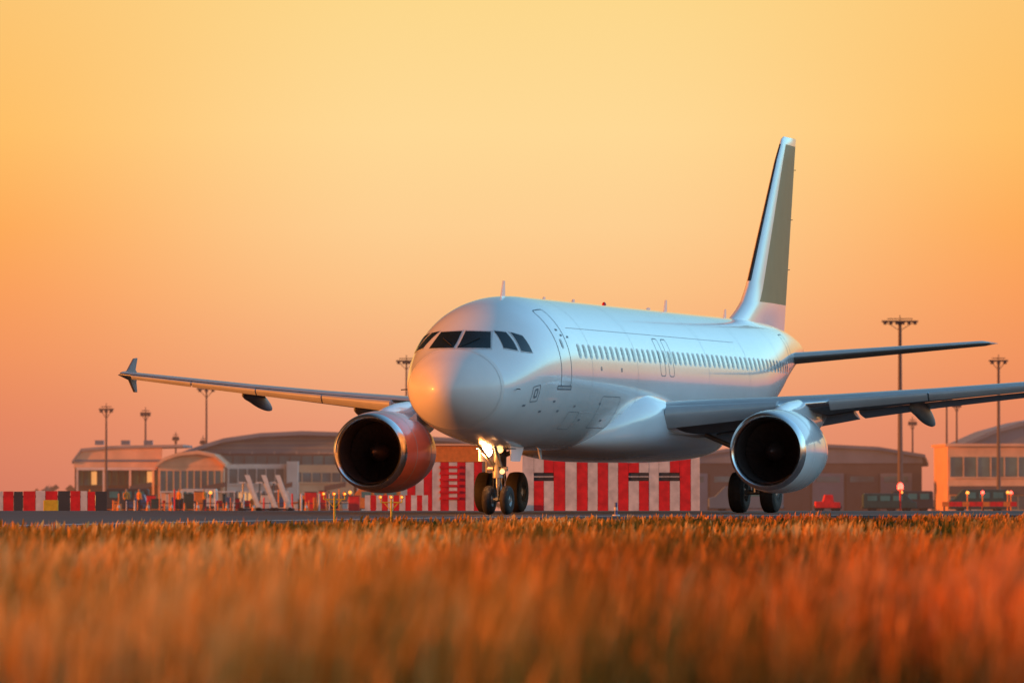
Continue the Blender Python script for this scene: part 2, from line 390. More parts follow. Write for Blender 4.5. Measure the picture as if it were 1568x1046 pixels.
for e in (-1, 1):
    revolve('nose_wheel', air, [(-.105, .17), (-.115, .26), (-.105, .34), (-.06, .382), (0, .388), (.06, .382), (.105, .34), (.115, .26), (.105, .17)], (gx+.02, e*.25, .388), (0, 1, 0), M_rubber, 36)
    revolve('nose_hub', air, [(-.09, .001), (-.09, .06), (-.05, .13), (-.095, .175), (.095, .175), (.05, .13), (.09, .06), (.09, .001)], (gx+.02, e*.25, .388), (0, 1, 0), M_gear, 26)
    revolve('nose_gear_door_hinge', air, [(0, .02), (.6, .02)], (gx-.5, e*.46, 1.76), (1, 0, 0), M_gear, 8)
    prism('nose_gear_door', air, [(gx-.25, 1.42), (gx+.55, 1.42), (gx+.95, 1.85), (gx-.3, 1.85)], e*.43, e*.455, M_white)
revolve('taxi_light_housing', air, [(.14, .001), (.12, .06), (.0, .15), (-.012, .145)], (gx-.2, .24, 1.68), (1, 0, 0), M_gear, 24)
revolve('taxi_light_lens', air, [(-.05, .001), (-.035, .08), (-.008, .14)], (gx-.2, .24, 1.68), (1, 0, 0), M_lamp, 24)
revolve('takeoff_light_housing', air, [(.12, .001), (.1, .05), (.0, .1), (-.01, .095)], (gx-.2, -.13, 1.73), (1, 0, 0), M_gear, 20)
revolve('takeoff_light_lens', air, [(-.01, .001), (-.008, .085)], (gx-.2, -.13, 1.73), (1, 0, 0), M_lamp2, 20)
revolve('turnoff_light', air, [(.1, .001), (.08, .05), (0, .07), (-.01, .001)], (gx-.12, -.16, 1.15), (1, 0, 0), M_lamp2, 16)
pl = bpy.data.lights.new('taxi_light_beam', 'POINT'); pl.energy = 60; pl.color = (1, .34, .08); pl.shadow_soft_size = .1
plo = bpy.data.objects.new('taxi_light_beam', pl); scene.collection.objects.link(plo); plo.parent = air; plo.location = (gx-.5, .24, 1.52)
tube('nose_gear_cable', air, (gx-.1, .09, 1.9), (gx-.07, .1, .6), .015, M_rubber, seg=6)
tube('nose_gear_cable', air, (gx-.1, -.1, 1.7), (gx-.06, -.08, .6), .015, M_rubber, seg=6)

# fin
def finLE(z):
    base = 31.5+.85*(z-7.15)
    if z < 6.9: base -= 1.9*((6.9-z)/1.3)**2.2
    return base
def finTE(z): return 35.8+(37.3-35.8)*(z-5.7)/(11.76-5.7)
zs = [5.6, 5.75, 5.9, 6.05, 6.2, 6.4, 6.46, 6.9, 7.1, 8, 9, 10, 11, 11.55, 11.7, 11.80]
rings = []; XF = [0, .006, .02, .05, .1, .2, .3, .42, .55, .7, .85, 1.0]
for z in zs:
    le, te = finLE(z), finTE(z); c = te-le; tmul = (1 if z < 11.5 else (.85 if z < 11.6 else (.6 if z < 11.73 else .25)))
    if z > 11.5: le += .1 if z < 11.73 else .3
    c = te-le; th = [5*.10*min(c, 5.5)*(.2969*math.sqrt(x)-.126*x-.3516*x*x+.2843*x**3-.1015*x**4)*tmul+.006 for x in XF]
    rings.append([Vector((le+x*c, -t, z)) for x, t in zip(XF, th)]+[Vector((le+x*c, t, z)) for x, t in list(zip(XF, th))[::-1]])
v, f = loft(rings); n = len(rings[0]); fm = []
for i in range(len(f)):
    r, j = divmod(i, n)
    if r >= len(rings)-1: fm.append(0); continue
    z = zs[r]; k = j if j < 12 else n-2-j
    if j == n-1 or (z >= 7.1 and k < 1): fm.append(2 if z >= 7.1 and z < 11.5 else 0)
    elif z >= 6.46 and z < 11.5 and k >= 5: fm.append(1)
    else: fm.append(0)
mesh_obj('vertical_fin', v, f, [M_white, M_taupe, M_dmetal], air, True, fm, auto=50)
for z in (7.6, 9.2, 10.8): tube('static_wick', air, (finTE(z), 0, z), (finTE(z)+.25, 0, z+.01), .012, M_rubber, seg=6)

# tailplane
for sd, nm in ((-1, 'port'), (1, 'starboard')):
    rings = []
    for y in (.4, 1.2, 3, 5, 6.0, 6.22):
        t = (y-.4)/5.82; le = 32.3+3.7*t+(.25 if y > 6.1 else 0); te = 36.0+1.6*t; c = te-le; z0 = 4.70+.55*t
        rings.append([Vector((le+x*c, sd*y*1.05, z0+z*c)) for x, z in foil(.10 if y < 6.1 else .04, 0)])
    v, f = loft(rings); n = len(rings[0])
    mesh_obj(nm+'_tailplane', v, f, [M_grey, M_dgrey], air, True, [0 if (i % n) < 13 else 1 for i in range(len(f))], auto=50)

def blade(s, h, c, top=True):
    z0 = 5.84 if top else sec(s)[0]-sec(s)[1]+.02; k = 1 if top else -1
    prism('blade_antenna', air, [(s, z0), (s+c, z0), (s+c*.95, z0+k*h), (s+c*.6, z0+k*h)], -.018, .018, M_white)
blade(5.35, .42, .34); blade(21.6, .38, .32); blade(28.4, .30, .26); blade(12.0, .12, .3); blade(9.2, .1, .25); blade(19.6, .10, .5)
blade(8.8, .25, .3, False)
revolve('anti_collision_beacon', air, [(0, .065), (.06, .06), (.10, .035), (.115, .001)], (15.3, 0, 5.86), (0, 0, 1), M_beacon, 20)
tube('pitot_probe', air, fus_sz(1.9, 3.3, -1, -.02), fus_sz(1.9, 3.3, -1, .12)+Vector((-.15, 0, 0)), .015, M_dmetal, seg=8)
tube('pitot_probe', air, fus_sz(1.9, 3.3, 1, -.02), fus_sz(1.9, 3.3, 1, .12)+Vector((-.15, 0, 0)), .015, M_dmetal, seg=8)

# ------------------------------------------------------------------ ground
def gz(y):
    if y < 186: return -0.10
    return -0.10-(y-186)*0.0046
M_ground = bpy.data.materials.new('dry_ground'); M_ground.use_nodes = True
nt = M_ground.node_tree; b = nt.nodes['Principled BSDF']; b.inputs['Roughness'].default_value = .95
tc = nt.nodes.new('ShaderNodeTexCoord'); n = nt.nodes.new('ShaderNodeTexNoise'); n.inputs['Scale'].default_value = .6; n.inputs['Detail'].default_value = 8
r = nt.nodes.new('ShaderNodeValToRGB'); r.color_ramp.elements[0].position = .35; r.color_ramp.elements[0].color = (.04, .04, .010, 1)
r.color_ramp.elements[1].position = .65; r.color_ramp.elements[1].color = (.14, .065, .018, 1)
nt.links.new(tc.outputs['Object'], n.inputs['Vector']); nt.links.new(n.outputs['Fac'], r.inputs['Fac']); nt.links.new(r.outputs['Color'], b.inputs['Base Color'])
ys = [-400, -50, 0, 20, 60, 100, 140, 186, 230, 300, 500, 900, 1500, 2500, 5000, 9000]
xs = [-6000, -1000, -200, -50, 0, 50, 200, 1000, 6000]
V = [(x, y, gz(y)) for y in ys for x in xs]; nx = len(xs)
Fc = [(i*nx+j, i*nx+j+1, (i+1)*nx+j+1, (i+1)*nx+j) for i in range(len(ys)-1) for j in range(nx-1)]
mesh_obj('ground', V, Fc, M_ground)

EX = [-70, -40, -20, -12, -9.4, -6.5, -4.0, 0, 4, 9, 14, 40, 150]
EY = [20, 50, 84, 103, 111, 122, 132, 144, 151, 155.5, 158, 163, 170]
M_asph = mat('asphalt', (0.065, 0.055, 0.052), 0.85, 0, 0.3, 0.6, bump=0.3)
M_conc = mat('apron_concrete', (0.17, 0.14, 0.125), 0.85, 0, 0.2, 0.2)
M_mark = mat('taxiway_marking_paint', (0.68, 0.64, 0.58), 0.6, 0, 0.2, 5)
poly = list(zip(EX, EY)); V = []; Fc = []
for x, y in poly: V += [(x, y, -.14), (x, y+.05, 0.0), (x, 184, 0.0), (x, 184.1, -.14)]
for i in range(len(poly)-1):
    for k in range(3): Fc.append((4*i+k, 4*i+4+k, 4*i+5+k, 4*i+1+k))
mesh_obj('taxiway', V, Fc, M_asph)
def edgeline(name, off, w, m, x0=-60, x1=60):
    P = [(x, np.interp(x, EX, EY)) for x in np.arange(x0, x1, 1.0)]; V = []; Fc = []
    for i, (x, y) in enumerate(P):
        a = P[max(0, i-1)]; b2 = P[min(len(P)-1, i+1)]; t = Vector((b2[0]-a[0], b2[1]-a[1], 0)).normalized(); nn = Vector((-t.y, t.x, 0))
        p = Vector((x, y, .004)); V += [p+nn*off, p+nn*(off+w)]
    for i in range(len(P)-1): Fc.append((2*i, 2*i+1, 2*i+3, 2*i+2))
    mesh_obj(name, V, Fc, m)
edgeline('taxiway_edge_marking', 1.6, .5, M_mark)
V = []; Fc = []
ay = [200, 300, 500, 900, 1100]
for y in ay: V += [(-400, y, gz(y)+.02), (400, y, gz(y)+.02)]
for i in range(len(ay)-1): Fc.append((2*i, 2*i+1, 2*i+3, 2*i+2))
mesh_obj('apron', V, Fc, M_conc)

# ------------------------------------------------------------------ grass
M_grass = bpy.data.materials.new('dry_grass'); M_grass.use_nodes = True
nt = M_grass.node_tree; b = nt.nodes['Principled BSDF']; b.inputs['Roughness'].default_value = .7; b.inputs['Specular IOR Level'].default_value = .12
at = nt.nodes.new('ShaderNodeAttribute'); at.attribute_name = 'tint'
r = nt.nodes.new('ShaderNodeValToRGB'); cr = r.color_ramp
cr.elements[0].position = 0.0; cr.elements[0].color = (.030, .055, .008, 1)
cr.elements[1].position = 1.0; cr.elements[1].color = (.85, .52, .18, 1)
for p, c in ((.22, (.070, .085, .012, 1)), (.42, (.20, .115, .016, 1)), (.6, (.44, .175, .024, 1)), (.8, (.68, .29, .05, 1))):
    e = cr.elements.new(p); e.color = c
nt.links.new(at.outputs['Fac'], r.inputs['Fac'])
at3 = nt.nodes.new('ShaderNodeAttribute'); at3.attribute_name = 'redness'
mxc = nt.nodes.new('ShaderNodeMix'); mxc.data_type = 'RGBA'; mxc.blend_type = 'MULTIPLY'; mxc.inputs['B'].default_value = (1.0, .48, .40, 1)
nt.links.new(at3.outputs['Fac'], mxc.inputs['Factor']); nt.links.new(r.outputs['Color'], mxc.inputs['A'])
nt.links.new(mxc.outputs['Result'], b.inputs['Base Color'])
tr = nt.nodes.new('ShaderNodeBsdfTranslucent'); nt.links.new(mxc.outputs['Result'], tr.inputs['Color'])
mx = nt.nodes.new('ShaderNodeMixShader'); mx.inputs[0].default_value = .35
nt.links.new(b.outputs[0], mx.inputs[1]); nt.links.new(tr.outputs[0], mx.inputs[2]); nt.links.new(mx.outputs[0], nt.nodes['Material Output'].inputs['Surface'])

def pn(x, y, s):
    return (np.sin(x*s*1.3+y*s*.37+1+1.3*np.sin(y*s*.6))+np.sin(x*s*.53-y*s*.81+2.3+np.sin(x*s*.7))+np.sin(-x*s*1.9+y*s*.23+4.1)+np.sin(x*s*.9+y*s*1.7+1.1*np.sin(x*s*1.1)))/2.2
def make_grass(N, kind):
    Y = np.exp(rng.uniform(math.log(17), math.log(160), N)); X = rng.uniform(-1, 1, N)*(.105*Y+2.2)
    cl = pn(X, Y*.35, 1.1)*.5+pn(X, Y*.6, 3.7)*.4+pn(X, Y, 11.)*.35
    keep = Y < np.interp(X, EX, EY)-.15
    if kind == 'stalk': keep &= (rng.random(N) < np.clip(.22+.9*cl, .03, 1))
    X, Y, cl = X[keep], Y[keep], cl[keep]; n = len(X)
    far = np.clip((Y-25)/100, 0, 1)
    big = pn(X, Y*.22, .55)
    if kind == 'stalk':
        H = (.42-.27*far**.8)*(1+.40*cl)*rng.uniform(.45, 1.25, n); Wd = (.0020+.005*far)*rng.uniform(.7, 1.4, n); jh = .76; jw = rng.uniform(1.8, 5.0, n)
        tint = .66+.12*cl+.18*big+rng.normal(0, .14, n)
        lean = rng.uniform(.03, .35, n)*H
    else:
        H = (.16-.08*far)*(1+.3*cl)*rng.uniform(.5, 1.4, n); Wd = (.0045+.009*far)*rng.uniform(.6, 1.5, n); jh = .55; jw = np.full(n, .8)
        tint = .25+.20*cl+.28*big+rng.normal(0, .12, n)
        lean = rng.uniform(.1, .7, n)*H
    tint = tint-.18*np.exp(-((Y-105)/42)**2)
    ang = rng.uniform(0, 2*math.pi, n); la = rng.normal(.3, 1.0, n)
    dx, dy = np.cos(ang)*Wd, np.sin(ang)*Wd; lx, ly = np.cos(la)*lean, np.sin(la)*lean
    co = np.zeros((n, 5, 3)); z0 = -.11
    co[:, 0] = np.stack([X-dx, Y-dy, np.full(n, z0)], 1); co[:, 1] = np.stack([X+dx, Y+dy, np.full(n, z0)], 1)
    co[:, 2] = np.stack([X-dx*jw+lx*.5, Y-dy*jw+ly*.5, z0+H*jh], 1); co[:, 3] = np.stack([X+dx*jw+lx*.5, Y+dy*jw+ly*.5, z0+H*jh], 1)
    co[:, 4] = np.stack([X+lx, Y+ly, z0+H], 1)
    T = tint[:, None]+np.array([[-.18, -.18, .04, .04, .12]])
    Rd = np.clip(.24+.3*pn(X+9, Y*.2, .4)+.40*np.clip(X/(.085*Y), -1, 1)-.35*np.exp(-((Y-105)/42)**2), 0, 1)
    return co, T, np.repeat(Rd, 5)
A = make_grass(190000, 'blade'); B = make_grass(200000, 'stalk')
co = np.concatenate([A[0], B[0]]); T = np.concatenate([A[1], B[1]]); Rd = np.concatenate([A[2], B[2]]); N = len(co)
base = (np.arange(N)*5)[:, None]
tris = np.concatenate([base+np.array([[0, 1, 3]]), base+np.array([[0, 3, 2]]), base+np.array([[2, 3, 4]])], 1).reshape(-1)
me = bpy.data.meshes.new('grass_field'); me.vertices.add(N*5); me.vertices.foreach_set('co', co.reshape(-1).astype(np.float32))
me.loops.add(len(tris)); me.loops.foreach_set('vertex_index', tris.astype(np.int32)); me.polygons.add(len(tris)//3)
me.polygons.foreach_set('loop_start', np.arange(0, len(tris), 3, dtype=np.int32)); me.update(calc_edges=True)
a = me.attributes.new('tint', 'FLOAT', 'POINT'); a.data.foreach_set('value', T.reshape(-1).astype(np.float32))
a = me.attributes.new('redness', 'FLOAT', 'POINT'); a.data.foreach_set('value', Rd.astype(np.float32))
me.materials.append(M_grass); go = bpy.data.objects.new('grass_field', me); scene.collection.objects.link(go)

# ------------------------------------------------------------------ background
M_roof = mat('metal_roof_grey', (0.13, 0.17, 0.22), .5, .0, .15, .3)
M_roofl = mat('metal_roof_light', (0.32, 0.28, 0.27), .55, .0, .12, .3)
M_wallo = mat('terminal_panel_cream', (0.80, 0.42, 0.24), .7, 0, .15, .4)
M_wallw = mat('terminal_panel_white', (0.75, 0.62, 0.55), .7, 0, .12, .4)
M_walld = mat('terminal_dark_wall', (0.05, 0.05, 0.055), .7, 0, .25, .4)
M_glz = mat('terminal_glazing', (0.045, 0.16, 0.17), .5, 0, .5, .25)
M_glb = mat('concourse_glazing', (0.06, 0.16, 0.16), .45, 0, .5, .25)
M_glw = mat('lit_window', (0.3, 0.2, 0.1), .4, 0, .4, .25, emis=(1.0, .42, .12), estr=.8)
M_pole = mat('galvanised_pole', (0.08, 0.055, 0.05), .6, .3, .15, 1)
gzT = gz(917)

def facade(par, x0, x1, y, z0, z1, wall, glass, nc, rows, depth=30, lit=0.0):
    box('wall', par, x0, x1, y, y+depth, z0, z1, wall)
    for (a, b2) in rows:
        box('glazing', par, x0+.3, x1-.3, y-.08, y-.01, a, b2, glass)
        for i in range(nc+1):
            x = x0+.3+(x1-x0-.6)*i/nc; box('mullion', par, x-.07, x+.07, y-.22, y-.09, a-.05, b2+.05, wall)
            if i < nc and random.random() < lit:
                box('lit_pane', par, x+.12, x+(x1-x0-.6)/nc-.12, y-.10, y-.082, a+.1, b2-.2, M_glw)
        box('sill', par, x0+.1, x1-.1, y-.3, y-.23, a-.25, a-.05, wall)
def arcroof(par, pts, y0, y1, m, th=.35):
    A = [(x, z) for x, z in pts]; B = [(x, z-th) for x, z in pts][::-1]
    return prism('roof', par, A+B, y0, y1, m)

t1 = empty('airport_terminal', (0, 917, 0))
facade(t1, -50, -4, 0, gzT, 5.6, M_walld, M_glz, 26, [(2.6, 5.2)], 60)
arcroof(t1, [(-51, 5.6), (-47, 7.0), (-44, 7.9), (-38.4, 8.7), (-32, 9.0), (-26, 8.8), (-18, 8.4), (-8, 7.9), (-3.5, 6.2)], -2, 62, M_roof, .6)
prism('gable', t1, [(-50, 5.5), (-47, 6.6), (-44, 7.3), (-38.4, 8.1), (-32, 8.4), (-26, 8.2), (-18, 7.8), (-8, 7.3), (-4, 5.8)], .5, 1.5, M_roof)
for i in range(14): box('roof_rib', t1, -50+i*3.4, -49.8+i*3.4, -2.3, -2.02, 5.5, 5.9, M_roofl)
for z, x0, x1 in ((6.35, -48, -5), (7.1, -45.5, -7), (7.8, -41, -16)): box('clerestory_band', t1, x0, x1, .3, .48, z, z+.14, M_roofl)
facade(t1, -43, -34, -14, gzT, 3.9, M_wallw, M_glz, 6, [(1.0, 3.2), (-1.8, -.2)], 12, .15)
facade(t1, -33.5, -24, -12, gzT, 3.8, M_wallo, M_glz, 6, [(1.2, 2.6), (-2.2, -.6)], 10, .2)
box('stair_tower', t1, -33.9, -32.2, -16, -12.3, gzT, 4.3, M_wallw)
facade(t1, -23.5, -5, -9, gzT, 3.2, M_wallw, M_glz, 9, [(.6, 2.4)], 8, .2)
facade(t1, -53, -43.2, -20, gzT, 3.6, M_wallo, M_glz, 9, [(-.4, 2.9)], 18, .1)
arcroof(t1, [(-53.4, 3.8), (-52, 4.9), (-50, 5.6), (-47, 5.9), (-44.6, 5.4), (-42.9, 3.9)], -21, 0, M_wallo, .5)
prism('pavilion_gable', t1, [(-53.1, 3.55), (-52, 4.6), (-50, 5.2), (-47, 5.45), (-44.6, 4.9), (-43.2, 3.6)], -20.1, -19.9, M_wallo)
facade(t1, -66.5, -53.2, -6, gzT, 3.4, M_walld, M_glz, 12, [(.7, 3.0), (-2.4, -.6)], 24, .1)
arcroof(t1, [(-66.9, 4.4), (-65.5, 6.3), (-61, 6.7), (-50, 6.9)], -7, 20, M_roofl, .4)
prism('fascia', t1, [(-66.6, 3.4), (-66.6, 4.4), (-65.4, 5.9), (-61, 6.3), (-53.2, 6.45), (-53.2, 3.4)], -6.6, -6.1, M_wallo)
box('fascia_shadow_line', t1, -66.4, -53.3, -6.75, -6.62, 4.3, 4.6, M_roof)
for x in (-64, -60, -56.5): box('roof_plant', t1, x, x+1.3, 2, 4, 6.9, 7.6, M_roof)
box('gate_canopy', t1, -66, -54, -10, -6.7, 3.0, 3.4, M_wallw)
for x in (-66, -62, -58, -54.5): box('column', t1, x, x+.3, -9.8, -9.5, gzT, 3.0, M_wallw)
for x in (-57, -46, -36, -28, -20):
    prism('airbridge', t1, [(x, -.2), (x+3.2, .5), (x+3.2, 1.2), (x, .6)], -24, -22, M_walld); box('airbridge_leg', t1, x+.5, x+.8, -23.3, -22.9, gzT, -.2, M_walld)

t2 = empty('airport_concourse', (0, 917, 0))
facade(t2, 66, 112, -10, gzT, 6.6, M_wallo, M_glb, 22, [(2.0, 5.0), (-2.9, -.9)], 30, .15)
box('parapet', t2, 65.6, 112.4, -10.6, 20, 6.61, 7.0, M_wallo)
box('cladding_band', t2, 66.2, 112, -10.5, -10.33, -.7, .6, M_walld)
for k in range(9): box('airbridge_door', t2, 68+k*5, 70.4+k*5, -10.8, -10.52, -3.2, -.2, M_walld if k % 2 else M_roofl)
arcroof(t2, [(69, 7.0), (74, 9.2), (79, 10.6), (86, 11.8), (94, 12.4), (104, 12), (112, 10)], 2, 40, M_roof, .6)
prism('gable', t2, [(69.2, 7.0), (74, 8.7), (79, 10.1), (86, 11.3), (94, 11.9), (104, 11.5), (111.5, 9.6), (111.5, 7.0)], 3, 4, M_roof)
hg = empty('aircraft_hangar', (0, 950, 0))
gh = gz(950)
box('wall', hg, 24, 65, 0, 30, gh, 4.2, M_walld)
arcroof(hg, [(23.5, 4.2), (28, 5.6), (34, 6.5), (42, 7.1), (50, 7.2), (58, 6.8), (65.4, 5.6), (66, 4.2)], -1, 31, M_roof, .5)
prism('gable', hg, [(24, 4.2), (28, 5.1), (34, 6.0), (42, 6.6), (50, 6.7), (58, 6.3), (65, 5.1), (65.2, 4.2)], -.3, -.1, M_roof)
for i in range(7): box('hangar_door', hg, 26+i*5.4, 31+i*5.4, -.4, -.05, gh, 2.6, M_walld if i % 2 else M_roof)
for i in range(7): box('door_light', hg, 26.6+i*5.4, 30.4+i*5.4, -.5, -.41, 1.2, 2.1, M_glz)

def mast(x, y, top, w, k=0, r=.16):
    e = empty('light_mast', (x, y, 0)); z0 = gz(y)
    tube('pole', e, (0, 0, z0), (0, 0, top), r*1.5, M_pole, r*.8, 12)
    box('head_frame', e, -w/2, w/2, -.25, .25, top-.15, top+.1, M_pole)
    box('head_frame_upper', e, -w*.35, w*.35, -.2, .2, top+.3, top+.42, M_pole)
    tube('finial', e, (0, 0, top), (0, 0, top+.9), .06, M_pole)
    nl = max(3, int(w/.8))
    for i in range(nl):
        xx = -w/2+w*(i+.5)/nl; box('floodlight', e, xx-.24, xx+.24, -.45, .2, top-.5, top-.16, M_pole, .03)
    for a in (-1, 1): tube('stay', e, (a*w*.4, 0, top-.1), (0, 0, top-1.4), .05, M_pole)
mast(-60.3, 890, 12.0, 2.2); mast(-56.3, 920, 11.8, 1.6); mast(-47.2, 925, 15.6, 3.0)
mast(-16.4, 930, 20.0, 3.2); mast(58.0, 895, 25.2, 5.4, r=.3); mast(71.5, 880, 19.0, 2.8, r=.22)
mast(67.5, 930, 14.2, 1.8); mast(69.8, 940, 13.4, 1.4); mast(64.2, 960, 10.8, 1.4); mast(-53.9, 960, 8.4, 1.0); mast(-49.5, 960, 7.8, 1.0)

# striped shelter behind the aircraft (about 230 m away)
sy = 229.0; g = gz(sy)
sh1 = empty('striped_equipment_shelter', (0, sy, 0))
box('wall_core', sh1, .42, 7.12, .06, 3.2, g, 1.86, M_walld)
ops = [(1.02, 1.78), (4.55, 5.15), (5.45, 6.4)]
x = .4; i = 0
while x < 7.1:
    w = random.choice([.40, .42, .38, .44]); x1 = min(x+w, 7.15)
    inop = any(a < (x+x1)/2 < b2 for a, b2 in ops)
    m = M_red if i % 2 else M_wboard; m2 = M_wboard if i % 2 else M_red
    if inop:
        box('board', sh1, x, x1-.01, 0, .05, g, .94, m); box('board', sh1, x, x1-.01, 0, .05, 1.26, 1.93, m2)
        box('opening', sh1, x+.02, x1-.02, .03, .055, .98, 1.22, M_walld); box('shutter', sh1, x, x1-.01, -.02, .02, 1.09, 1.12, M_wboard)
    else:
        box('board', sh1, x, x1-.01, random.uniform(0, .006), .05, g, 1.93+random.uniform(-.01, .01), m)
    x = x1; i += 1
for k in range(8):
    box('side_board', sh1, 7.13, 7.18, k*.4, k*.4+.39, g, 1.93, M_red if k % 2 else M_wboard)
box('roof_slab', sh1, .3, 7.25, -.08, 3.3, 1.94, 2.0, M_roofl)
sh2 = empty('striped_equipment_shed', (0, 240, 0)); g2 = gz(240)
box('wall_core', sh2, -4.2, -1.2, .06, 2.6, g2, 1.95, M_walld)
for k in range(9):
    box('board', sh2, -4.2+k*.335, -3.875+k*.335, 0, .05, g2, 1.7, M_wboard if k % 2 else M_red)
box('fascia', sh2, -4.2, -1.2, -.02, .05, 1.71, 2.35, M_orange)  # added board; its orange stands in for the lit haze glow
for k in range(6): box('louvre', sh2, -2.9, -2.1, -.05, -.01, .2+k*.25, .3+k*.25, M_red)
box('roof_slab', sh2, -4.3, -1.1, -.1, 2.7, 2.36, 2.44, M_wallo)

fn = empty('striped_barrier_fence', (0, 229, 0))
x = -32; i = 0
while x < -15.9:
    w = random.uniform(.26, .50); box('panel', fn, x, x+w-.02, 0, .05, g+.02, .56+random.uniform(-.03, .03), [M_red, M_walld, M_red, M_wboard][i % 4]); x += w; i += 1
box('rail', fn, -32, -16, .055, .1, .3, .38, M_walld)
fn2 = empty('striped_barrier_fence', (0, 228, 0))
x = -5.6; i = 0
while x < -3.2:
    box('panel', fn2, x, x+.2, 0, .05, g+.02, .40, M_red if i % 2 else M_wboard); x += .22; i += 1

sg = empty('yellow_taxiway_sign', (-17.4, 226, 0))
box('sign_face', sg, -.28, .28, 0, .12, -.2, .22, M_yellow, .02); box('leg', sg, -.2, -.15, .03, .08, g, -.2, M_pole); box('leg', sg, .15, .2, .03, .08, g, -.2, M_pole)

def lstand(x, y, h, w):
    e = empty('taxiway_light_stand', (x, y, 0))
    tube('post', e, (0, 0, -.12), (0, 0, h), .022, M_yellow); tube('crossbar', e, (-w/2, 0, h-.06), (w/2, 0, h-.06), .014, M_yellow)
    tube('brace', e, (-w*.35, 0, h-.06), (0, 0, h-.25), .009, M_yellow, seg=8); tube('brace', e, (w*.35, 0, h-.06), (0, 0, h-.25), .009, M_yellow, seg=8)
    for a in (-1, 0, 1):
        tube('lamp_stem', e, (a*w/2, 0, h-.06), (a*w/2, 0, h+.02), .014, M_yellow, seg=8)
        revolve('lamp_cap', e, [(0, .04), (.045, .047), (.08, .034), (.095, .001)], (a*w/2, 0, h+.02), (0, 0, 1), M_orange, 16)
        revolve('lamp_lens', e, [(-.05, .001), (-.047, .025)], (a*w/2, 0, h+.06), (0, 1, 0), M_lampo, 14)
lstand(-3.87, 130.5, .54, .46); lstand(-2.72, 135, .46, .48)
mk = empty('edge_marker_post', (2.68, 154.5, 0))
tube('stake', mk, (0, 0, 0), (0, 0, .34), .045, mat('blue_reflective', (.04, .08, .25), .4), .035); tube('band', mk, (0, 0, .14), (0, 0, .22), .048, M_wboard); tube('base', mk, (0, 0, 0), (0, 0, .03), .1, M_wboard)

# airfield equipment on the apron
ya = 458.0; ga = gz(ya)
M_wclean = mat('white_equipment_paint', (.7, .66, .62), .5)
for x in (-19.0, -17.8, -16.8):
    e = empty('passenger_stairs', (x, 432, 0))
    prism('ramp', e, [(-.2, 1.0), (.1, 1.0), (.95, ga+.35), (.6, ga+.35)], 0, .9, M_wclean)
    for yy in (-.06, .92): prism('side_panel', e, [(-.3, 1.5), (.02, 1.5), (.95, ga+.4), (.7, ga+.4)], yy, yy+.04, M_wclean)
    box('platform', e, -.7, .0, 0, .9, .9, 1.0, M_wclean); tube('prop', e, (-.5, .4, ga+.2), (-.4, .4, .9), .06, M_gear)
    box('chassis', e, -.8, 1.1, .05, .85, ga+.28, ga+.44, M_walld)
    for wx in (-.5, .8): revolve('wheel', e, [(-.1, .001), (-.1, .2), (.1, .2), (.1, .001)], (wx, 0, ga+.32), (0, 1, 0), M_rubber, 16)

def vehicle(name, x, y, L, Hh, col, facing=1, cab=True):
    e = empty(name, (x, y, 0)); g0 = gz(y)+.02
    P = [(-L/2, .35), (-L/2, Hh*.55), (-L*.42, Hh*.6), (-L*.28, Hh), (L*.47, Hh), (L/2, Hh*.93), (L/2, .35)]
    if not cab: P = [(-L/2, .35), (-L/2, Hh*.62), (-L*.2, Hh*.62), (-L*.12, Hh), (L*.2, Hh), (L*.24, Hh*.6), (L/2, Hh*.58), (L/2, .35)]
    P = [(facing*a, b2+g0) for a, b2 in P]; prism('body', e, P, -.85, .85, col, bev=.05)
    wz0, wz1 = g0+Hh*.62, g0+Hh*.88
    for k in range(3):
        a0 = facing*(-L*.24+k*L*.24)
        if cab: box('side_window', e, min(a0, a0+facing*L*.18), max(a0, a0+facing*L*.18), -.88, -.856, wz0, wz1, M_glz)
    box('bumper', e, -L/2-.08, L/2+.08, -.8, .8, g0+.3, g0+.5, M_walld)
    for wx in (-L*.32, L*.32):
        for yy in (-.82, .66): revolve('wheel', e, [(0, .001), (0, .2), (0.02, .33), (.16, .33), (.18, .2), (.18, .001)], (wx, yy, g0+.33), (0, 1, 0), M_rubber, 20)
M_van = mat('white_van_paint', (.6, .55, .5), .35); M_blue = mat('blue_paint', (.05, .10, .22), .4); M_teal = mat('dark_teal_paint', (.03, .07, .07), .5)
vehicle('baggage_tractor', 23.7, 450, 1.9, 1.35, M_red, 1, False)
vehicle('ground_service_van', 29.6, 470, 4.2, 1.5, M_teal, -1)
vehicle('ground_service_van', -25.4, 480, 3.6, 1.9, M_van, 1)
vehicle('ground_service_van', -32.5, 500, 4.4, 2.0, M_walld, 1)
vehicle('ground_service_van', -11.5, 500, 4.4, 2.0, M_orange, 1)
vehicle('fuel_truck', 19.5, 500, 6.2, 2.2, M_roof, 1)
vehicle('baggage_tractor', -28.6, 462, 2.2, 1.4, M_blue, -1, False)
vehicle('ground_service_van', 40.5, 520, 5.0, 2.0, M_teal, 1)
vehicle('ground_service_van', 33.0, 500, 4.2, 1.8, M_walld, 1)
vehicle('baggage_tractor', -16.0, 466, 2.3, 1.35, M_orange, 1, False)

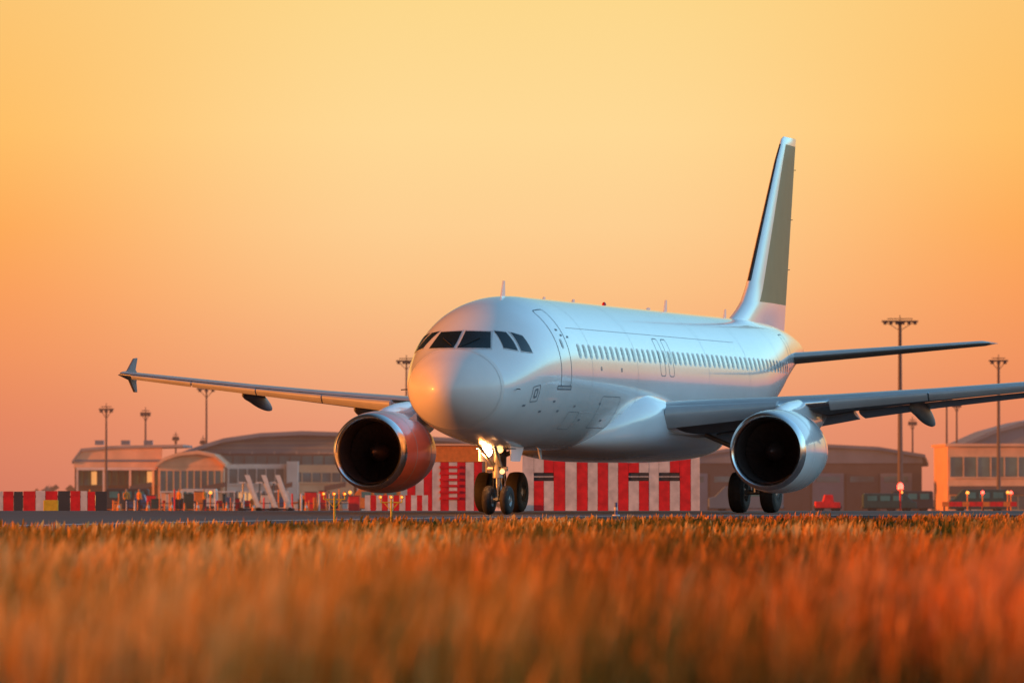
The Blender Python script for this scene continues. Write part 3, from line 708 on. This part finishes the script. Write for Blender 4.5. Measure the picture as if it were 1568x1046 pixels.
e = empty('red_white_safety_barrier', (0, 440, 0))
for k in range(11): box('beam', e, 31.6+k*.5, 32.08+k*.5, 0, .1, ga+.55, ga+.9, M_red if k % 3 else M_orange)
for k in range(6): box('foot', e, 31.7+k*.95, 31.8+k*.95, -.1, .2, ga, ga+.55, M_pole)
def cone(x, y):
    e = empty('traffic_cone', (x, y, gz(y)+.02))
    revolve('body', e, [(0, .17), (.3, .12), (.32, .115), (.5, .075), (.75, .03), (.76, .001)], (0, 0, .03), (0, 0, 1), [M_orange, M_wboard], 16, [0, 0, 1, 0, 0]); box('foot', e, -.22, .22, -.22, .22, 0, .03, M_orange)
for k in range(9): cone(-30+k*1.9+random.uniform(-.4, .4), 430+random.uniform(-8, 8))
e = empty('apron_fence', (0, 440, 0)); xx = -31.0
while xx < -12:
    hh = random.choice([.8, 1.0, 1.2, 1.5, 1.8])
    tube('post', e, (xx, 0, ga), (xx, 0, ga+hh), random.uniform(.035, .08), random.choice([M_orange, M_orange, M_wboard, M_walld, M_red]), seg=8); xx += random.uniform(.15, .75)
box('rail', e, -31, -12, -.02, .02, ga+.75, ga+.82, M_walld); box('rail_low', e, -31, -12, -.02, .02, ga+.3, ga+.36, M_orange)
e = empty('equipment_crates', (0, 452, 0)); gc = gz(452)+.02
for k in range(26):
    x = -31+k*.75+random.uniform(-.3, .3); w = random.uniform(.25, .9); hh = random.uniform(.4, 1.6); yy = random.uniform(-6, 6)
    box('crate', e, x, x+w, yy, yy+.8, gc-.03, gc+hh, random.choice([M_orange, M_walld, M_wboard, M_red, M_teal, M_van, M_walld]), .04); box('lid', e, x-.03, x+w+.03, yy-.03, yy+.83, gc+hh+.003, gc+hh+.06, M_walld)
e = empty('baggage_cart_train', (0, 470, 0)); gg = gz(470)+.02
for k in range(5):
    x = -27.6+k*2.1; box('cart_deck', e, x, x+1.7, -.6, .6, gg+.35, gg+.5, M_walld); box('cart_roof', e, x, x+1.7, -.6, .6, gg+1.6, gg+1.68, M_wclean)
    for a in (x+.03, x+1.6): box('cart_post', e, a, a+.07, -.58, -.5, gg+.5, gg+1.6, M_wclean)
    box('luggage', e, x+.2, x+.8, -.45, .4, gg+.5, gg+.95, M_red, .04); box('luggage', e, x+.9, x+1.45, -.4, .4, gg+.5, gg+1.2, M_blue, .04)
    for wx in (x+.3, x+1.4): revolve('wheel', e, [(0, .001), (0, .17), (.12, .17), (.12, .001)], (wx, -.6, gg+.18), (0, 1, 0), M_rubber, 14)
e = empty('obstruction_light_post', (29.3, 452, 0)); tube('post', e, (0, 0, ga), (0, 0, .55), .07, M_red); revolve('lamp', e, [(0, .22), (.3, .22), (.46, .12), (.5, .001)], (0, 0, .45), (0, 0, 1), M_redlamp, 16)
for k, (x, y) in enumerate(((34.6, 455), (37.9, 455), (38.9, 470), (31.2, 480), (-22.9, 455), (-12.7, 470), (36.3, 462), (39.6, 458))):
    e = empty('bollard_light', (x, y, 0)); tube('post', e, (0, 0, gz(y)), (0, 0, .1), .06, M_orange); revolve('lamp', e, [(0, .12), (.16, .12), (.24, .001)], (0, 0, .1), (0, 0, 1), M_redlamp if k in (1, 6, 7) else M_lampo, 14)

# ramp workers (single skinned bodies)
def person(x, y, rz, step):
    e = empty('ramp_worker', (x, y, gz(y)+.02), rz)
    V = [(0, 0, .95), (0, 0, 1.15), (0, 0, 1.42), (0, 0, 1.52), (0, .01, 1.60), (0, .01, 1.72),
         (.11, 0, .90), (.12, -.1*step, .5), (.12, .18*step*.6, .08), (.12, -.08, .04),
         (-.11, 0, .90), (-.12, .02*step, .5), (-.12, .25*step, .08), (-.12, .12*step-.08, .04),
         (.2, 0, 1.40), (.25, .05, 1.12), (.25, -.08, .88), (-.2, 0, 1.40), (-.25, -.04, 1.12), (-.24, -.16, .90)]
    E = [(0, 1), (1, 2), (2, 3), (3, 4), (4, 5), (0, 6), (6, 7), (7, 8), (8, 9), (0, 10), (10, 11), (11, 12), (12, 13), (2, 14), (14, 15), (15, 16), (2, 17), (17, 18), (18, 19)]
    R = [.15, .14, .15, .06, .09, .10, .09, .065, .045, .04, .09, .065, .045, .04, .07, .05, .035, .07, .05, .035]
    me = bpy.data.meshes.new('body'); me.from_pydata(V, E, []); o = bpy.data.objects.new('body', me); scene.collection.objects.link(o); o.parent = e
    md = o.modifiers.new('skin', 'SKIN')
    bm = bmesh.new(); bm.from_mesh(me); L = bm.verts.layers.skin.verify()
    for i, vv in enumerate(bm.verts): vv[L].radius = (R[i], R[i]*.8); vv[L].use_root = (i == 0)
    bm.to_mesh(me); bm.free()
    o.modifiers.new('sub', 'SUBSURF').render_levels = 1
    m = bpy.data.materials.new('ramp_worker_clothes'); m.use_nodes = True; nt = m.node_tree; b = nt.nodes['Principled BSDF']; b.inputs['Roughness'].default_value = .8
    tc = nt.nodes.new('ShaderNodeTexCoord'); sp = nt.nodes.new('ShaderNodeSeparateXYZ'); nt.links.new(tc.outputs['Object'], sp.inputs[0])
    dv = nt.nodes.new('ShaderNodeMath'); dv.operation = 'DIVIDE'; dv.inputs[1].default_value = 2; nt.links.new(sp.outputs['Z'], dv.inputs[0])
    r = nt.nodes.new('ShaderNodeValToRGB'); r.color_ramp.interpolation = 'CONSTANT'; nt.links.new(dv.outputs[0], r.inputs['Fac']); nt.links.new(r.outputs['Color'], b.inputs['Base Color'])
    r.color_ramp.elements[0].color = (.03, .035, .06, 1); r.color_ramp.elements[1].position = .48; r.color_ramp.elements[1].color = (.75, .25, .03, 1)
    q = r.color_ramp.elements.new(.755); q.color = (.45, .25, .17, 1); q = r.color_ramp.elements.new(.86); q.color = (.04, .025, .02, 1)
    me.materials.append(m)
for x, y, rz, st in ((-28.0, 435, .4, 1), (-27.2, 437, 2.2, .4), (-23.9, 430, -1.0, 1), (-22.2, 432, 1.4, .6)): person(x, y, rz, st)

# distant tree belt on the horizon
M_tree = mat('distant_foliage', (.06, .04, .03), .9, 0, .4, .05)
V = []; Fc = []
for k in range(2600):
    x = rng.uniform(-420, 420); y = 1500+rng.uniform(0, 60); hh = abs(3.2+1.6*math.sin(x*.05)+1.2*math.sin(x*.21)); z = gz(1500)+rng.uniform(0, hh+1.5); s = rng.uniform(.8, 2.0)
    a = rng.uniform(0, 6.28); d = Vector((math.cos(a), math.sin(a), rng.uniform(-.4, .4)))*s; u = Vector((rng.uniform(-.4, .4), rng.uniform(-.4, .4), 1))*s*.8
    c = Vector((x, y, z)); i = len(V); V += [c-d, c-u, c+d, c+u]; Fc.append((i, i+1, i+2, i+3))
mesh_obj('distant_tree_belt', V, Fc, M_tree)

# warm evening haze lying over the far apron (one homogeneous low layer)
hz = empty('evening_haze', (0, 0, 0))
m = bpy.data.materials.new('haze_layer'); m.use_nodes = True; nt = m.node_tree
for nd in list(nt.nodes):
    if nd.type == 'BSDF_PRINCIPLED': nt.nodes.remove(nd)
ab = nt.nodes.new('ShaderNodeVolumeAbsorption'); ab.inputs['Color'].default_value = (0, 0, 0, 1); sg_ = .00020; ab.inputs['Density'].default_value = sg_
em = nt.nodes.new('ShaderNodeEmission'); em.inputs['Color'].default_value = lin((232, 146, 108))+(1,); em.inputs['Strength'].default_value = sg_
ad = nt.nodes.new('ShaderNodeAddShader'); nt.links.new(ab.outputs[0], ad.inputs[0]); nt.links.new(em.outputs[0], ad.inputs[1]); nt.links.new(ad.outputs[0], nt.nodes['Material Output'].inputs['Volume'])
box('layer', hz, -900, 900, 290, 1480, -9, 10.5, m)

# ------------------------------------------------------------------ sun and sky
sd = Vector((-.975, -.22, 0)).normalized(); el = math.radians(5)
sdir = Vector((sd.x*math.cos(el), sd.y*math.cos(el), math.sin(el)))
sl = bpy.data.lights.new('sun', 'SUN'); sl.energy = 5.0; sl.angle = math.radians(.5); sl.color = (1.0, .27, .04)
so = bpy.data.objects.new('sun', sl); scene.collection.objects.link(so); so.rotation_euler = sdir.to_track_quat('Z', 'Y').to_euler()

w = bpy.data.worlds.new('World'); scene.world = w; w.use_nodes = True; nt = w.node_tree
bg = nt.nodes['Background']; bg.inputs['Strength'].default_value = 1.0
sky = nt.nodes.new('ShaderNodeTexSky'); sky.sky_type = 'NISHITA'; sky.sun_disc = False; sky.sun_elevation = el; sky.sun_rotation = math.atan2(sdir.x, sdir.y)
tc = nt.nodes.new('ShaderNodeTexCoord'); sp = nt.nodes.new('ShaderNodeSeparateXYZ'); nt.links.new(tc.outputs['Generated'], sp.inputs[0])
def mr(src, a, b2, interp='LINEAR'):
    m = nt.nodes.new('ShaderNodeMapRange'); m.interpolation_type = interp; m.inputs['From Min'].default_value = a; m.inputs['From Max'].default_value = b2; nt.links.new(src, m.inputs['Value']); return m.outputs[0]
# sunset side of the dome is warmer and dimmer, the side away from the sun is cool
side = mr(sp.outputs['X'], -.30, .45, 'SMOOTHSTEP')
tint = nt.nodes.new('ShaderNodeMix'); tint.data_type = 'RGBA'; nt.links.new(side, tint.inputs['Factor']); tint.inputs['A'].default_value = (.06, .03, .018, 1); tint.inputs['B'].default_value = (.42, .60, .72, 1)
sc = nt.nodes.new('ShaderNodeVectorMath'); sc.operation = 'MULTIPLY'; nt.links.new(tint.outputs['Result'], sc.inputs[1]); nt.links.new(sky.outputs[0], sc.inputs[0])
zf = mr(sp.outputs['Z'], -.01, .09)
def ramp(stops):
    r = nt.nodes.new('ShaderNodeValToRGB'); cr = r.color_ramp
    for i, (z, c) in enumerate(stops):
        p = (z+.01)/.1
        if i == 0: q = cr.elements[0]; q.position = p
        elif i == len(stops)-1: q = cr.elements[-1]; q.position = p
        else: q = cr.elements.new(p)
        q.color = lin(c)+(1,)
    nt.links.new(zf, r.inputs['Fac']); return r.outputs[0]
cen = ramp([(-.008, (210, 130, 108)), (0, (222, 143, 116)), (.01, (236, 156, 120)), (.021, (246, 176, 126)), (.032, (252, 194, 134)), (.043, (254, 207, 145)), (.059, (255, 217, 149)), (.081, (253, 216, 140))])
edg = ramp([(-.008, (200, 114, 92)), (0, (213, 120, 94)), (.01, (229, 132, 94)), (.021, (242, 146, 92)), (.032, (250, 156, 88)), (.043, (254, 168, 84)), (.059, (255, 189, 98)), (.081, (252, 196, 112))])
ab = nt.nodes.new('ShaderNodeMath'); ab.operation = 'ABSOLUTE'; nt.links.new(sp.outputs['X'], ab.inputs[0])
xf = mr(ab.outputs[0], .015, .10, 'SMOOTHSTEP')
m1 = nt.nodes.new('ShaderNodeMix'); m1.data_type = 'RGBA'; nt.links.new(xf, m1.inputs['Factor']); nt.links.new(cen, m1.inputs['A']); nt.links.new(edg, m1.inputs['B'])
zf2 = mr(sp.outputs['Z'], .088, .16, 'SMOOTHSTEP')
m2 = nt.nodes.new('ShaderNodeMix'); m2.data_type = 'RGBA'; nt.links.new(zf2, m2.inputs['Factor']); nt.links.new(m1.outputs['Result'], m2.inputs['A']); nt.links.new(sc.outputs[0], m2.inputs['B'])
nt.links.new(m2.outputs['Result'], bg.inputs['Color'])

# ------------------------------------------------------------------ camera
cam = bpy.data.cameras.new('camera'); co_ = bpy.data.objects.new('camera', cam); scene.collection.objects.link(co_); scene.camera = co_
cam.sensor_width = 36; cam.lens = 36*9170/1568; cam.clip_end = 20000; cam.clip_start = .5
co_.location = (0, 0, .8); pitch = math.atan((742-523)/9170); co_.rotation_euler = (math.pi/2+pitch, 0, 0)
cam.dof.use_dof = True; cam.dof.focus_distance = 163; cam.dof.aperture_fstop = 2.8
scene.view_settings.view_transform = 'Standard'; scene.view_settings.look = 'None'; scene.view_settings.exposure = 0
